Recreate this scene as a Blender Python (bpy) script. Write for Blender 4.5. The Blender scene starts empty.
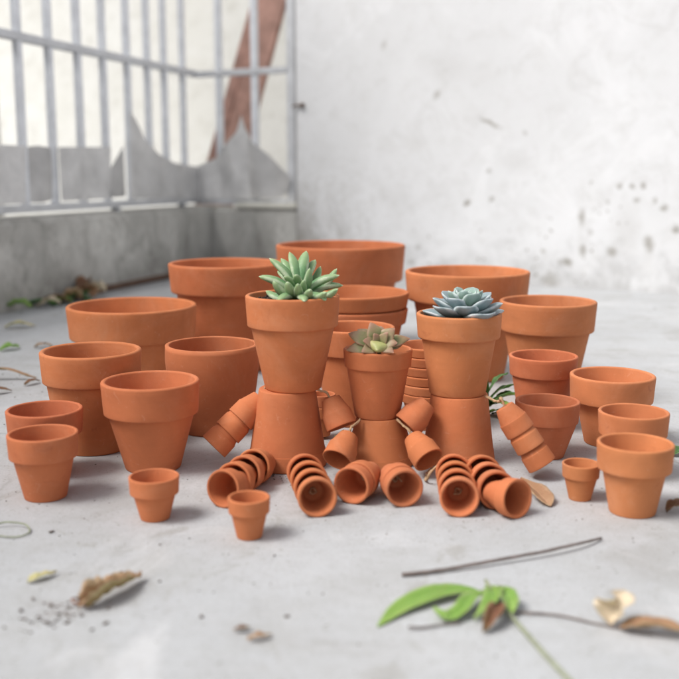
import bpy, bmesh, math, random
from mathutils import Vector, Matrix, Quaternion, noise
random.seed(7)
R_ = math.radians
sc = bpy.context.scene
C = sc.collection

# ------------------------------------------------------------ camera
PITCH = 9.63
cd = bpy.data.cameras.new('camera'); cam = bpy.data.objects.new('camera', cd); C.objects.link(cam)
cam.location = (0, 0, .38); cam.rotation_euler = (R_(90 - PITCH), 0, 0)
cd.sensor_width = 36; cd.lens = 36 * 970 / 679; cd.clip_start = .02; cd.clip_end = 200
cd.dof.use_dof = True; cd.dof.focus_distance = 1.36; cd.dof.aperture_fstop = 3.6
sc.camera = cam
# ------------------------------------------------------------ world, sun, exposure
SUN_EL, SUN_AZ = 54, -110          # azimuth from +Y (the view direction), negative = left
w = bpy.data.worlds.new('World'); sc.world = w; w.use_nodes = True
wn = w.node_tree.nodes; wl = w.node_tree.links
sky = wn.new('ShaderNodeTexSky'); sky.sky_type = 'NISHITA'; sky.sun_disc = False
sky.sun_elevation = R_(SUN_EL); sky.sun_rotation = R_(SUN_AZ)
sky.air_density = 1.0; sky.dust_density = 4.0; sky.ozone_density = 1.0
bg = wn['Background']; bg.inputs[1].default_value = .105
hz = wn.new('ShaderNodeHueSaturation'); hz.inputs['Saturation'].default_value = .28      # thin white overcast
wl.new(sky.outputs[0], hz.inputs['Color']); wl.new(hz.outputs[0], bg.inputs[0])
sd = bpy.data.lights.new('sun', 'SUN'); sd.energy = 2.0; sd.angle = R_(24); sd.color = (1, .975, .945)
sun = bpy.data.objects.new('sun', sd); C.objects.link(sun)
tosun = Vector((math.sin(R_(SUN_AZ)) * math.cos(R_(SUN_EL)), math.cos(R_(SUN_AZ)) * math.cos(R_(SUN_EL)), math.sin(R_(SUN_EL))))
sun.rotation_euler = tosun.to_track_quat('Z', 'Y').to_euler()
vs = sc.view_settings; vs.view_transform = 'Standard'; vs.look = 'None'; vs.gamma = 1; vs.use_curve_mapping = False
vs.exposure = .57

# ------------------------------------------------------------ tagging and mesh helpers
def tag(o, label=None, cat=None, group=None, kind=None):
    if label: o['label'] = label
    if cat: o['category'] = cat
    if group: o['group'] = group
    if kind: o['kind'] = kind
    return o
def empty(name, loc, label, cat, group=None):
    o = bpy.data.objects.new(name, None); C.objects.link(o); o.location = loc; o.empty_display_size = .02
    return tag(o, label, cat, group)
def obj(name, bm, mat, parent=None, smooth=True):
    me = bpy.data.meshes.new(name); bmesh.ops.recalc_face_normals(bm, faces=bm.faces); bm.to_mesh(me); bm.free()
    if smooth:
        for p in me.polygons: p.use_smooth = True
    me.materials.append(mat)
    o = bpy.data.objects.new(name, me); C.objects.link(o)
    if parent: o.parent = parent
    return o
def add_box(bm, P, ax, ay, az, a, b, c, bev=0):
    """box spanned by frame P, unit axes and (lo,hi) ranges a,b,c"""
    t = bmesh.new(); vs_ = []
    for x in a:
        for y in b:
            for z in c: vs_.append(t.verts.new(P + ax * x + ay * y + az * z))
    for f in ((0,1,3,2),(4,6,7,5),(0,4,5,1),(2,3,7,6),(0,2,6,4),(1,5,7,3)): t.faces.new([vs_[i] for i in f])
    bmesh.ops.recalc_face_normals(t, faces=t.faces)
    if bev: bmesh.ops.bevel(t, geom=t.edges[:], offset=bev, segments=2, affect='EDGES', profile=.6)
    me = bpy.data.meshes.new('tmp'); t.to_mesh(me); t.free(); bm.from_mesh(me); bpy.data.meshes.remove(me)
def tube(bm, pts, rad, n=8):
    pts = [Vector(p) for p in pts]
    rads = rad if isinstance(rad, (list, tuple)) else [rad] * len(pts)
    rings = []; up = Vector((0, 0, 1))
    for i, p in enumerate(pts):
        d = (pts[min(i + 1, len(pts) - 1)] - pts[max(i - 1, 0)]).normalized()
        a = d.cross(up)
        if a.length < 1e-3: a = d.cross(Vector((1, 0, 0)))
        a.normalize(); b = a.cross(d).normalized()
        rings.append([bm.verts.new(p + (a * math.cos(k * 2 * math.pi / n) + b * math.sin(k * 2 * math.pi / n)) * rads[i]) for k in range(n)])
    for r, s in zip(rings, rings[1:]):
        for k in range(n): bm.faces.new((r[k], r[(k + 1) % n], s[(k + 1) % n], s[k]))
    bm.faces.new(rings[0]); bm.faces.new(rings[-1][::-1])
def spline(pts, n=6):
    pts = [Vector(p) for p in pts]; out = []
    P = [pts[0] * 2 - pts[1]] + pts + [pts[-1] * 2 - pts[-2]]
    for i in range(1, len(P) - 2):
        for k in range(n):
            t = k / n
            out.append(.5 * ((2 * P[i]) + (P[i + 1] - P[i - 1]) * t + (2 * P[i - 1] - 5 * P[i] + 4 * P[i + 1] - P[i + 2]) * t * t + (3 * P[i] - P[i - 1] - 3 * P[i + 1] + P[i + 2]) * t ** 3))
    out.append(pts[-1]); return out
def lathe(prof, n=96, close=False):
    bm = bmesh.new(); rings = []
    for r, z in prof:
        if r < 1e-6: rings.append([bm.verts.new((0, 0, z))])
        else: rings.append([bm.verts.new((r * math.cos(2 * math.pi * k / n), r * math.sin(2 * math.pi * k / n), z)) for k in range(n)])
    for a, b in zip(rings, rings[1:]):
        for k in range(n):
            k2 = (k + 1) % n
            if len(a) == 1 and len(b) == 1: continue
            if len(a) == 1: bm.faces.new((a[0], b[k], b[k2]))
            elif len(b) == 1: bm.faces.new((a[k], a[k2], b[0]))
            else: bm.faces.new((a[k], a[k2], b[k2], b[k]))
    return bm

# ------------------------------------------------------------ materials
class N:
    def __init__(s, name):
        s.m = bpy.data.materials.new(name); s.m.use_nodes = True; s.t = s.m.node_tree
        s.b = s.t.nodes['Principled BSDF']
    def n(s, ty, **kw):
        o = s.t.nodes.new('ShaderNode' + ty)
        for k, v in kw.items():
            if k.startswith('i_'):
                key = k[2:]; key = int(key) if key.isdigit() else key.replace('_', ' ')
                s.set(o.inputs[key], v)
            else: setattr(o, k, v)
        return o
    def set(s, sock, v):
        if isinstance(v, bpy.types.NodeSocket): s.t.links.new(v, sock)
        else: sock.default_value = v
    def math(s, op, a, b=0.0, c=0.0, clamp=False):
        o = s.n('Math', operation=op); o.use_clamp = clamp
        s.set(o.inputs[0], a); s.set(o.inputs[1], b); s.set(o.inputs[2], c); return o.outputs[0]
    def noise(s, co, scale, detail=4, rough=.55, dist=0):
        return s.n('TexNoise', i_Vector=co, i_Scale=scale, i_Detail=detail, i_Roughness=rough, i_Distortion=dist).outputs[0]
    def ramp(s, v, *st):
        r = s.n('ValToRGB'); s.set(r.inputs[0], v); e = r.color_ramp.elements
        while len(e) < len(st): e.new(.5)
        for k, (p, c) in enumerate(st):
            e[k].position = p; e[k].color = (*c, 1) if isinstance(c, (list, tuple)) else (c, c, c, 1)
        return r.outputs[0]
    def mix(s, f, a, b, bt='MIX'):
        o = s.n('Mix', data_type='RGBA', blend_type=bt); s.set(o.inputs[0], f)
        s.set(o.inputs[6], (*a, 1) if isinstance(a, tuple) else a); s.set(o.inputs[7], (*b, 1) if isinstance(b, tuple) else b); return o.outputs[2]
    def bump(s, h, strength, dist):
        o = s.n('Bump', i_Strength=strength, i_Distance=dist, i_Height=h); s.set(s.b.inputs['Normal'], o.outputs[0]); return o
    def col(s, c): s.set(s.b.inputs['Base Color'], (*c, 1) if isinstance(c, tuple) else c)
    def rough(s, v, spec=None):
        s.set(s.b.inputs['Roughness'], v)
        if spec is not None: s.b.inputs['Specular IOR Level'].default_value = spec

def terracotta(name, base, dusty):
    m = N(name); tc = m.n('TexCoord').outputs['Object']; rnd = m.n('SeparateColor', i_0=m.n('ObjectInfo').outputs['Color']).outputs[0]   # one value per pot, shared by its parts
    off = m.n('VectorMath', operation='ADD'); m.set(off.inputs[0], tc)
    cmb = m.n('CombineXYZ', i_0=rnd, i_1=m.math('MULTIPLY', rnd, 3.7), i_2=m.math('MULTIPLY', rnd, 7.1)); m.set(off.inputs[1], cmb.outputs[0])
    co = off.outputs[0]
    big = m.noise(co, 16, 4, .6, .4)
    c = m.mix(m.ramp(big, (.3, 0.), (.72, 1.)), tuple(x * .86 for x in base), tuple(min(1, x * 1.12) for x in base))
    c = m.mix(m.math('MULTIPLY', m.ramp(m.noise(co, 9, 6, .7, .8), (.5, 0.), (.78, 1.)), dusty), c, (.62, .30, .17))      # pale lime bloom
    mp = m.n('Mapping', i_Vector=co); mp.inputs['Scale'].default_value = (6, 6, 260)
    streak = m.noise(mp.outputs[0], 1.0, 3, .6)
    c = m.mix(m.math('MULTIPLY', m.ramp(streak, (.45, 0.), (.75, 1.)), .07), c, (.36, .11, .045))                       # wheel marks
    sc1 = m.noise(co, 70, 7, .75, 1.5)                                                     # rubbed scuffs and chalky flecks
    c = m.mix(m.math('MULTIPLY', m.ramp(sc1, (.60, 0.), (.68, 1.)), .28), c, (.66, .36, .23))
    c = m.mix(m.math('MULTIPLY', m.ramp(m.noise(co, 34, 6, .7, 1.), (.60, 0.), (.74, 1.)), .4), c, (.33, .09, .04))
    fine = m.noise(co, 900, 2, .6)
    c = m.mix(m.math('MULTIPLY', m.ramp(fine, (.62, 0.), (.8, 1.)), .22), c, (.30, .10, .05))
    spk = m.n('TexVoronoi', i_Vector=co, i_Scale=150.0); 
    c = m.mix(m.math('MULTIPLY', m.ramp(spk.outputs['Distance'], (.06, 1.), (.12, 0.)), m.ramp(m.noise(co, 40), (.55, 0.), (.7, .5))), c, (.2, .08, .04))
    hs = m.n('HueSaturation', i_Color=c)
    m.set(hs.inputs['Hue'], m.math('ADD', .4975, m.math('MULTIPLY', rnd, .005)))
    m.set(hs.inputs['Value'], m.math('ADD', .95, m.math('MULTIPLY', m.math('FRACT', m.math('MULTIPLY', rnd, 13.3)), .10)))
    m.col(hs.outputs[0]); m.rough(.82, .3)
    h = m.math('ADD', m.math('MULTIPLY', streak, .5), m.math('ADD', m.math('MULTIPLY', fine, .25), m.math('MULTIPLY', m.noise(co, 120, 3), .4)))
    m.bump(h, .35, .0006)
    return m.m
CLAY = terracotta('terracotta', (.535, .172, .068), .4)
CLAY_Y = terracotta('terracotta_yellowish', (.55, .195, .078), .5)
CLAY_R = terracotta('terracotta_reddish', (.52, .160, .068), .35)

def concrete_floor():
    m = N('concrete_floor'); co = m.n('TexCoord').outputs['Object']
    a = m.noise(co, 1.6, 6, .6, .3); b = m.noise(co, 9, 8, .65, .2); c_ = m.noise(co, 60, 6, .7)
    c = m.mix(m.ramp(a, (.3, 0.), (.7, 1.)), (.40, .41, .42), (.505, .515, .525))
    c = m.mix(m.math('MULTIPLY', m.ramp(b, (.45, 0.), (.7, 1.)), .6), c, (.37, .365, .355))
    pt = m.noise(co, 3.5, 7, .7, .9)
    c = m.mix(m.math('MULTIPLY', m.ramp(pt, (.53, 0.), (.64, 1.)), .5), c, (.31, .30, .285))
    c = m.mix(m.math('MULTIPLY', m.ramp(c_, (.5, 0.), (.75, 1.)), .4), c, (.33, .325, .32))
    c = m.mix(m.math('MULTIPLY', m.ramp(m.noise(co, 300, 3, .7), (.52, 0.), (.68, 1.)), .38), c, (.25, .235, .215))
    sp = m.n('TexVoronoi', i_Vector=co, i_Scale=55.0)
    c = m.mix(m.math('MULTIPLY', m.ramp(sp.outputs['Distance'], (.05, 1.), (.13, 0.)), m.ramp(m.noise(co, 14, 3), (.54, 0.), (.64, .75))), c, (.12, .10, .08))
    # trowel scratches
    mp = m.n('Mapping', i_Vector=co); mp.inputs['Rotation'].default_value = (0, 0, .35); mp.inputs['Scale'].default_value = (5, 70, 1)
    sc_ = m.noise(mp.outputs[0], 1.2, 5, .7, .6)
    c = m.mix(m.math('MULTIPLY', m.ramp(sc_, (.6, 0.), (.7, 1.)), .25), c, (.6, .6, .6))
    st = m.noise(co, 6, 8, .75, 1.6)                                                       # old water and soil stains
    c = m.mix(m.math('MULTIPLY', m.ramp(st, (.57, 0.), (.63, 1.)), .42), c, (.28, .265, .235))
    lt = m.noise(co, 4.3, 8, .7, 1.1)
    c = m.mix(m.math('MULTIPLY', m.ramp(lt, (.56, 0.), (.68, 1.)), .5), c, (.62, .62, .625))
    vw = m.n('VectorMath', operation='MULTIPLY_ADD'); nzc = m.n('TexNoise', i_Vector=co, i_Scale=7.0, i_Detail=6.0)
    m.set(vw.inputs[0], nzc.outputs['Color']); vw.inputs[1].default_value = (.12, .12, 0); m.set(vw.inputs[2], co)
    ck = m.n('TexVoronoi', feature='DISTANCE_TO_EDGE', i_Vector=vw.outputs[0], i_Scale=1.7)
    crack = m.math('MULTIPLY', m.ramp(ck.outputs['Distance'], (.0, 1.), (.004, 0.)), m.ramp(m.noise(co, 2.6, 3), (.5, 0.), (.6, 1.)))
    c = m.mix(m.math('MULTIPLY', crack, .55), c, (.2, .19, .175))
    g2 = m.n('TexVoronoi', i_Vector=vw.outputs[0], i_Scale=140.0)
    c = m.mix(m.math('MULTIPLY', m.ramp(g2.outputs['Distance'], (.1, 1.), (.2, 0.)), m.ramp(m.noise(co, 20, 4, .7), (.42, 0.), (.58, .7))), c, (.20, .18, .15))
    dx = m.n('VectorMath', operation='LENGTH'); mpd = m.n('Mapping', vector_type='TEXTURE', i_Vector=vw.outputs[0])
    mpd.inputs['Location'].default_value = (-.19, .87, 0); mpd.inputs['Scale'].default_value = (.045, .03, 5); m.set(dx.inputs[0], mpd.outputs[0])
    c = m.mix(m.math('MULTIPLY', m.ramp(dx.outputs['Value'], (.2, .5), (1., 0.)), m.ramp(c_, (.4, 0.), (.6, 1.))), c, (.16, .12, .09))
    m.col(c); m.rough(m.ramp(b, (.3, .55), (.7, .75)), .4)
    h = m.math('ADD', m.math('MULTIPLY', c_, .7), m.math('MULTIPLY', m.noise(co, 400, 3, .7), .3))
    m.bump(h, .7, .002); return m.m
def spots_factor(m, co, spots):
    wob = m.n('TexNoise', i_Vector=co, i_Scale=60.0, i_Detail=3.0); 
    d0 = m.n('VectorMath', operation='MULTIPLY_ADD'); m.set(d0.inputs[0], wob.outputs['Color']); d0.inputs[1].default_value = (.02, .02, .02); m.set(d0.inputs[2], co)
    acc = None
    for (s_, z_, rx, rz, ang, st) in spots:
        mp = m.n('Mapping', vector_type='TEXTURE', i_Vector=d0.outputs[0])
        mp.inputs['Location'].default_value = (s_ + .01, 0, z_ + .01); mp.inputs['Rotation'].default_value = (0, ang, 0); mp.inputs['Scale'].default_value = (rx, 50, rz)
        ln = m.n('VectorMath', operation='LENGTH'); m.set(ln.inputs[0], mp.outputs[0])
        v = m.n('MapRange', i_0=ln.outputs['Value']); v.inputs[1].default_value = .35; v.inputs[2].default_value = 1.25; v.inputs[3].default_value = st; v.inputs[4].default_value = 0
        acc = v.outputs[0] if acc is None else m.math('MAXIMUM', acc, v.outputs[0])
    return acc
WALL_SPOTS = [(1.148,.556,.045,.008,.45,.6),(.952,.657,.012,.02,.5,.4),(.748,.838,.012,.02,.3,.3),(1.071,.283,.018,.008,-.6,.7),(1.162,.298,.013,.008,-.5,.5),(1.149,.394,.01,.01,0,.45),
 (1.272,.52,.008,.01,0,.4),(1.5,.357,.006,.006,0,.4),(1.475,.241,.012,.03,0,.55),(1.483,.131,.014,.022,0,.55),(1.431,.089,.022,.014,.3,.6),(1.376,.021,.03,.03,0,.4),(1.559,.292,.008,.008,0,.4),
 (1.595,.344,.011,.011,0,.6),(1.633,.345,.009,.013,0,.6),(1.668,.345,.011,.011,0,.6),(1.651,.3,.012,.01,0,.5),(1.737,.275,.013,.013,0,.6),(1.778,.205,.014,.014,0,.65),(1.696,.158,.016,.03,-.3,.6),
 (1.579,.128,.02,.018,0,.55),(1.504,.192,.012,.012,0,.35),(1.348,.123,.009,.009,0,.5),(1.407,.088,.01,.012,0,.45),(1.708,.3,.008,.01,0,.5),(.889,.122,.014,.012,0,.3),(.858,.067,.02,.01,0,.35),(1.62,.2,.05,.1,0,.14),(.80,.30,.09,.05,.3,.08),(1.25,.42,.08,.04,.3,.10),(1.0,.75,.12,.05,.2,.07)]
def wall_mat(name, c0, c1, grime, spots=None, base_dirt=True, corner=False, streaks=.0):
    m = N(name); co = m.n('TexCoord').outputs['Object']
    sep = m.n('SeparateXYZ', i_0=co)
    a = m.noise(co, 2.2, 7, .62, .5); b = m.noise(co, 11, 8, .7, .3); e = m.noise(co, 45, 6, .7)
    c = m.mix(m.ramp(a, (.32, 0.), (.68, 1.)), c0, c1)
    c = m.mix(m.math('MULTIPLY', m.ramp(b, (.5, 0.), (.72, 1.)), .45), c, grime)
    c = m.mix(m.math('MULTIPLY', m.ramp(e, (.58, 0.), (.76, 1.)), .3), c, grime)
    if streaks:
        c = m.mix(m.math('MULTIPLY', m.ramp(m.noise(co, 7, 8, .78, 1.6), (.54, 0.), (.62, 1.)), .4), c, tuple(x * .55 for x in grime))
        c = m.mix(m.math('MULTIPLY', m.ramp(m.noise(co, 5, 8, .75, 1.2), (.56, 0.), (.66, 1.)), .5), c, tuple(min(1, x * 1.25) for x in c1))
        mp = m.n('Mapping', i_Vector=co); mp.inputs['Scale'].default_value = (4, 4, 2.2)
        c = m.mix(m.math('MULTIPLY', m.ramp(m.noise(mp.outputs[0], 1.9, 8, .7, 1.2), (.42, 0.), (.7, 1.)), streaks), c, tuple(x * .45 for x in grime))
    if base_dirt:     # splashed dirt along the foot of the wall
        hgt = m.math('ADD', sep.outputs[2], m.math('MULTIPLY', m.math('SUBTRACT', b, .5), .5))
        c = m.mix(m.math('MULTIPLY', m.ramp(hgt, (0, 1.), (.14, 0.)), .55), c, tuple(x * .6 for x in grime))
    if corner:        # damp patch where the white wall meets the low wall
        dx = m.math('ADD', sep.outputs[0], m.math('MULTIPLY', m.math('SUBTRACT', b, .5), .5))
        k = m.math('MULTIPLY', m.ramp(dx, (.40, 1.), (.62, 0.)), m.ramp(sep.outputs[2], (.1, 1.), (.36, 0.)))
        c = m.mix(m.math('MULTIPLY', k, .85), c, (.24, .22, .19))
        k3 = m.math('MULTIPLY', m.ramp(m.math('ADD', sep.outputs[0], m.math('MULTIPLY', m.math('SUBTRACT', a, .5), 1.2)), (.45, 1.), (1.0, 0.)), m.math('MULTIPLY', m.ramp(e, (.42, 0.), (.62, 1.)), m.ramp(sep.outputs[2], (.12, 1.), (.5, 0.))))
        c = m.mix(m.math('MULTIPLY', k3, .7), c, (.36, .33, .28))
        k2 = m.math('MULTIPLY', m.ramp(m.math('ADD', sep.outputs[0], m.math('MULTIPLY', m.math('SUBTRACT', e, .5), .3)), (.8, 0.), (1.0, .0), (.40, 0)), 0)
    if spots:      # rough trowel patches and fine mould specks, densest at the right
        tr = m.noise(co, 5, 9, .78, 1.8)
        c = m.mix(m.math('MULTIPLY', m.ramp(tr, (.54, 0.), (.60, 1.)), .22), c, (.56, .55, .53))
        c = m.mix(m.math('MULTIPLY', m.ramp(m.noise(co, 3.1, 8, .75, 1.4), (.55, 0.), (.62, 1.)), .5), c, (.86, .86, .865))
        vs2 = m.n('TexVoronoi', i_Vector=co, i_Scale=42.0)
        msk = m.math('MULTIPLY', m.ramp(m.math('ADD', sep.outputs[0], m.math('MULTIPLY', b, .3)), (.0, 0.), (1.0, .25), (1.0, 1.)), m.ramp(sep.outputs[2], (.12, 1.), (.42, 0.)))
        c = m.mix(m.math('MULTIPLY', m.math('MULTIPLY', m.ramp(vs2.outputs['Distance'], (.12, 1.), (.26, 0.)), m.ramp(m.noise(co, 9, 3), (.5, 0.), (.6, .8))), msk), c, (.24, .21, .17))
    if spots: c = m.mix(spots_factor(m, co, spots), c, (.20, .17, .12))
    m.col(c); m.rough(.85, .25)
    m.bump(m.math('ADD', m.math('MULTIPLY', b, .5), m.math('MULTIPLY', m.noise(co, 160, 5, .7), .3)), .5, .004); return m.m
FLOOR = concrete_floor()
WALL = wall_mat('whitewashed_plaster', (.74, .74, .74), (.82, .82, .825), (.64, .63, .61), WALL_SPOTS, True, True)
CURB = wall_mat('grey_cement', (.44, .43, .40), (.66, .645, .605), (.38, .36, .32), None, True, False, .5)
BACKW = wall_mat('beige_render', (.70, .69, .64), (.78, .775, .74), (.46, .44, .38), None, False)
def simple(name, c, rough=.7, metal=0, var=.2, scale=30, bump=.2, bd=.001, spec=None):
    m = N(name); co = m.n('TexCoord').outputs['Object']
    v = m.noise(co, scale, 5, .6, .3)
    m.col(m.mix(m.ramp(v, (.3, 0.), (.7, 1.)), tuple(x * (1 - var) for x in c), tuple(min(1, x * (1 + var)) for x in c)))
    m.rough(rough, spec); m.b.inputs['Metallic'].default_value = metal
    if bump: m.bump(v, bump, bd)
    return m.m
BAR = simple('pale_painted_steel', (.84, .86, .90), .4, .05, .12, 20)
RAIL = simple('grey_painted_steel', (.66, .67, .69), .45, .05, .12, 20)
SHEET = simple('dull_zinc_sheet', (.70, .69, .68), .45, .15, .18, 12, .8, .008)
SHEETD = simple('dark_zinc_sheet', (.55, .54, .53), .5, .15, .2, 9)
LINTEL = simple('pale_mortar', (.72, .70, .62), .9, 0, .1, 40)
WOOD = simple('rusty_red_board', (.46, .27, .22), .8, 0, .3, 14, .4, .002)
RUST = simple('rusted_pipe', (.13, .075, .05), .85, 0, .4, 60, .5, .001)
SOIL = simple('potting_soil', (.045, .03, .022), .95, 0, .5, 200, .6, .002)
CORD = simple('jute_cord', (.50, .33, .19), .9, 0, .25, 400, .5, .0004)
DARKC = simple('dark_crumb', (.13, .10, .08), .9, 0, .4, 300)
def leafmat(name, body, tip, edge, rough=.55, trans=0., bloom=0., veins=False):
    m = N(name); at = m.n('Attribute', attribute_name='leafpos')
    sep = m.n('SeparateXYZ', i_0=at.outputs['Vector']); co = m.n('TexCoord').outputs['Object']
    nz = m.noise(co, 110, 4, .6); nz2 = m.noise(co, 420, 3, .6)
    c = m.mix(m.ramp(m.math('ADD', sep.outputs[1], m.math('MULTIPLY', m.math('SUBTRACT', nz, .5), .5)), (.45, 0.), (1.0, 1.)), body, tip)
    c = m.mix(m.ramp(m.math('ADD', sep.outputs[0], m.math('MULTIPLY', m.math('SUBTRACT', nz, .5), .35)), (.72, 0.), (1.0, 1.)), c, edge)
    c = m.mix(m.math('MULTIPLY', m.ramp(nz2, (.5, 0.), (.75, 1.)), .22 + bloom), c, tuple(min(1, x * 1.5 + .04) for x in body))
    ht = nz2
    if veins:
        mid = m.ramp(sep.outputs[0], (.03, 1.), (.09, 0.))
        sv = m.math('FRACT', m.math('SUBTRACT', m.math('MULTIPLY', sep.outputs[1], 16.0), m.math('MULTIPLY', sep.outputs[0], 3.2)))
        sv = m.ramp(sv, (.0, 1.), (.10, 0.), (.92, 0.), (1., 1.))
        vv = m.math('MAXIMUM', mid, m.math('MULTIPLY', sv, .5))
        c = m.mix(m.math('MULTIPLY', vv, .5), c, tuple(min(1, x * 1.6 + .05) for x in body))
        c = m.mix(m.math('MULTIPLY', m.ramp(m.noise(co, 60, 6, .75, 1), (.6, 0.), (.7, 1.)), .55), c, (.30, .20, .08) if body[1] > body[0] else tuple(x * .4 for x in body))
        ht = m.math('ADD', m.math('MULTIPLY', vv, -.8), m.noise(co, 150, 5, .7))
    m.col(c); m.rough(rough, .4)
    m.b.inputs['Subsurface Weight'].default_value = trans; m.b.inputs['Subsurface Radius'].default_value = (.004, .008, .003); m.b.inputs['Subsurface Scale'].default_value = .5
    m.bump(ht, .6 if veins else .25, .0006); return m.m
S_GREEN = leafmat('succulent_green', (.12, .25, .11), (.30, .40, .20), (.56, .62, .44), .5, .12, .3)
S_PINK = leafmat('succulent_olive_pink', (.21, .25, .10), (.34, .17, .12), (.46, .28, .20), .5, .15)
S_YEL = leafmat('succulent_yellow_green', (.42, .40, .16), (.34, .36, .14), (.55, .45, .25), .5, .15)
S_BLUE = leafmat('succulent_blue_grey', (.20, .28, .28), (.26, .32, .35), (.68, .71, .73), .5, .12, .1)
S_BLUEC = leafmat('succulent_mint', (.23, .33, .25), (.27, .36, .34), (.66, .72, .70), .5, .15, .1)
L_GREEN = leafmat('fresh_leaf', (.17, .30, .055), (.25, .38, .08), (.30, .40, .14), .4, .25, veins=True)
L_DARK = leafmat('dark_green_leaf', (.045, .11, .03), (.06, .14, .035), (.1, .24, .06), .45, .1, veins=True)
L_DRY = leafmat('dry_leaf', (.30, .165, .09), (.38, .23, .13), (.46, .32, .20), .75, .1, veins=True)
L_PALE = leafmat('bleached_dry_leaf', (.58, .48, .34), (.60, .50, .36), (.62, .53, .40), .75, .1, veins=True)
L_BROWN = leafmat('brown_dead_leaf', (.16, .065, .035), (.24, .12, .06), (.30, .18, .1), .75, .1, veins=True)
L_YEL = leafmat('yellowing_leaf', (.50, .46, .22), (.5, .42, .2), (.55, .48, .3), .7, .1, veins=True)
TWIG = simple('grey_twig', (.17, .135, .12), .8, 0, .35, 120, .4, .0006)
STEM = simple('wilted_stem', (.27, .29, .19), .7, 0, .3, 120)

# ------------------------------------------------------------ the setting
bm = bmesh.new()
v = [bm.verts.new(p) for p in ((-30, -10, 0), (30, -10, 0), (30, 50, 0), (-30, 50, 0))]; bm.faces.new(v)
tag(obj('ground', bm, FLOOR, None, False), kind='structure')

C0 = Vector((-.513, 3.92, 0))
UL = Vector((-.321, -.947, 0)).normalized(); NL = Vector((-.947, .321, 0)).normalized()
UB = Vector((.898, -.44, 0)).normalized(); NB = Vector((.44, .898, 0)).normalized(); Z = Vector((0, 0, 1))
def framed(o, P, ax, ay):
    """give an object the wall's own axes so its material coordinates run along the wall"""
    M = Matrix((( ax.x, ay.x, 0, P.x), (ax.y, ay.y, 0, P.y), (0, 0, 1, P.z), (0, 0, 0, 1)))
    o.data.transform(M.inverted()); o.matrix_world = M
    o.data.update(); return o
bm = bmesh.new(); add_box(bm, C0, UB, NB, Z, (.389, 6.0), (0, .24), (-.05, 2.6), .006)
o = framed(obj('plaster_wall', bm, WALL, None, False), C0, UB, NB)
tag(o, 'tall whitewashed plaster wall with dark mould spots at its foot', 'wall')
def low_wall(P, ax, ay, a, b, h, name):
    # worn concrete block wall: subdivided and slightly uneven
    bm = bmesh.new(); add_box(bm, P, ax, ay, Z, a, b, (-.05, h))
    bmesh.ops.bevel(bm, geom=[e for e in bm.edges if all(abs(v.co.z - h) < 1e-4 for v in e.verts)], offset=.012, segments=3, affect='EDGES')
    bmesh.ops.triangulate(bm, faces=bm.faces)
    return framed(obj(name, bm, CURB, None, False), P, ax, ay)
bm = bmesh.new()
o = low_wall(C0, UL, NL, (-.22, 3.6), (0, .22), .254, 'low_wall'); tag(o, 'low grey cement wall running along the left under the bars', 'wall')
o = low_wall(C0, UB, NB, (.002, .387), (0, .22), .252, 'low_wall'); tag(o, 'short dark stained cement wall between the corner and the white wall', 'wall')
bm = bmesh.new(); add_box(bm, C0, UB, NB, Z, (.115, .385), (-.004, .035), (.2535, .272), .003)
tag(obj('coping_block', bm, LINTEL, None, False), 'thin pale mortar block on the short wall below the bars', 'block')
# beige wall of the neighbouring yard
P = C0 + NB * 1.4
bm = bmesh.new(); add_box(bm, P, UB, NB, Z, (-5, 5), (0, .2), (-.05, 3.2))
tag(framed(obj('neighbour_wall', bm, BACKW, None, False), P, UB, NB), 'blotchy beige wall seen behind the metal bars', 'wall')
P2 = C0 + NL * 1.3
bm = bmesh.new(); add_box(bm, P2, UL, NL, Z, (-.4, 5), (0, .2), (-.05, 3.2))
tag(framed(obj('neighbour_wall', bm, BACKW, None, False), P2, UL, NL), 'beige side wall beyond the left run of bars', 'wall')

# ------------------------------------------------------------ barred fence
fence = empty('barred_fence', C0 + Vector((-.05, .05, .254)), 'pale grey metal bar fence with cut zinc sheets, standing on the low wall', 'fence')
def fpart(name, bm, mat, smooth=False):
    o = obj(name, bm, mat, None, smooth); o.data.transform(Matrix.Translation(-fence.location)); o.parent = fence; return o
FL = C0 + NL * .10; FB = C0 + NB * .05
for t in (2.1, 1.94, 1.78, 1.62, 1.50, 1.36, 1.21, 1.056, .904, .748, .599, .443, .302, .177, .028):
    bm = bmesh.new(); add_box(bm, FL + UL * t, UL, NL, Z, (-.011, .011), (-.011, .011), (.292, 1.75), .003); fpart('bar', bm, BAR)
for t in (.016, .18):
    bm = bmesh.new(); add_box(bm, FB + UB * t, UB, NB, Z, (-.012, .012), (-.012, .012), (.287, 1.75), .003); fpart('bar', bm, BAR)
bm = bmesh.new(); add_box(bm, FB + UB * .345, UB, NB, Z, (-.016, .016), (-.016, .016), (.2725, 1.75), .003); fpart('end_post', bm, RAIL)
for z0, z1 in ((.768, .792), (.268, .292)):
    bm = bmesh.new(); add_box(bm, FL, UL, NL, Z, (-.078, 2.3), (-.018, .018), (z0, z1), .003); fpart('rail', bm, RAIL)
    bm = bmesh.new(); add_box(bm, FB, UB, NB, Z, (-.105, .328), (-.0175, .0175), (z0 - .004, z1 - .005), .003); fpart('rail', bm, RAIL)
for t in (2.0, 1.3, .55, .06):
    bm = bmesh.new(); add_box(bm, FL + UL * t, UL, NL, Z, (-.012, .012), (-.012, .012), (.2535, .268)); fpart('rail_foot', bm, RAIL)
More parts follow.
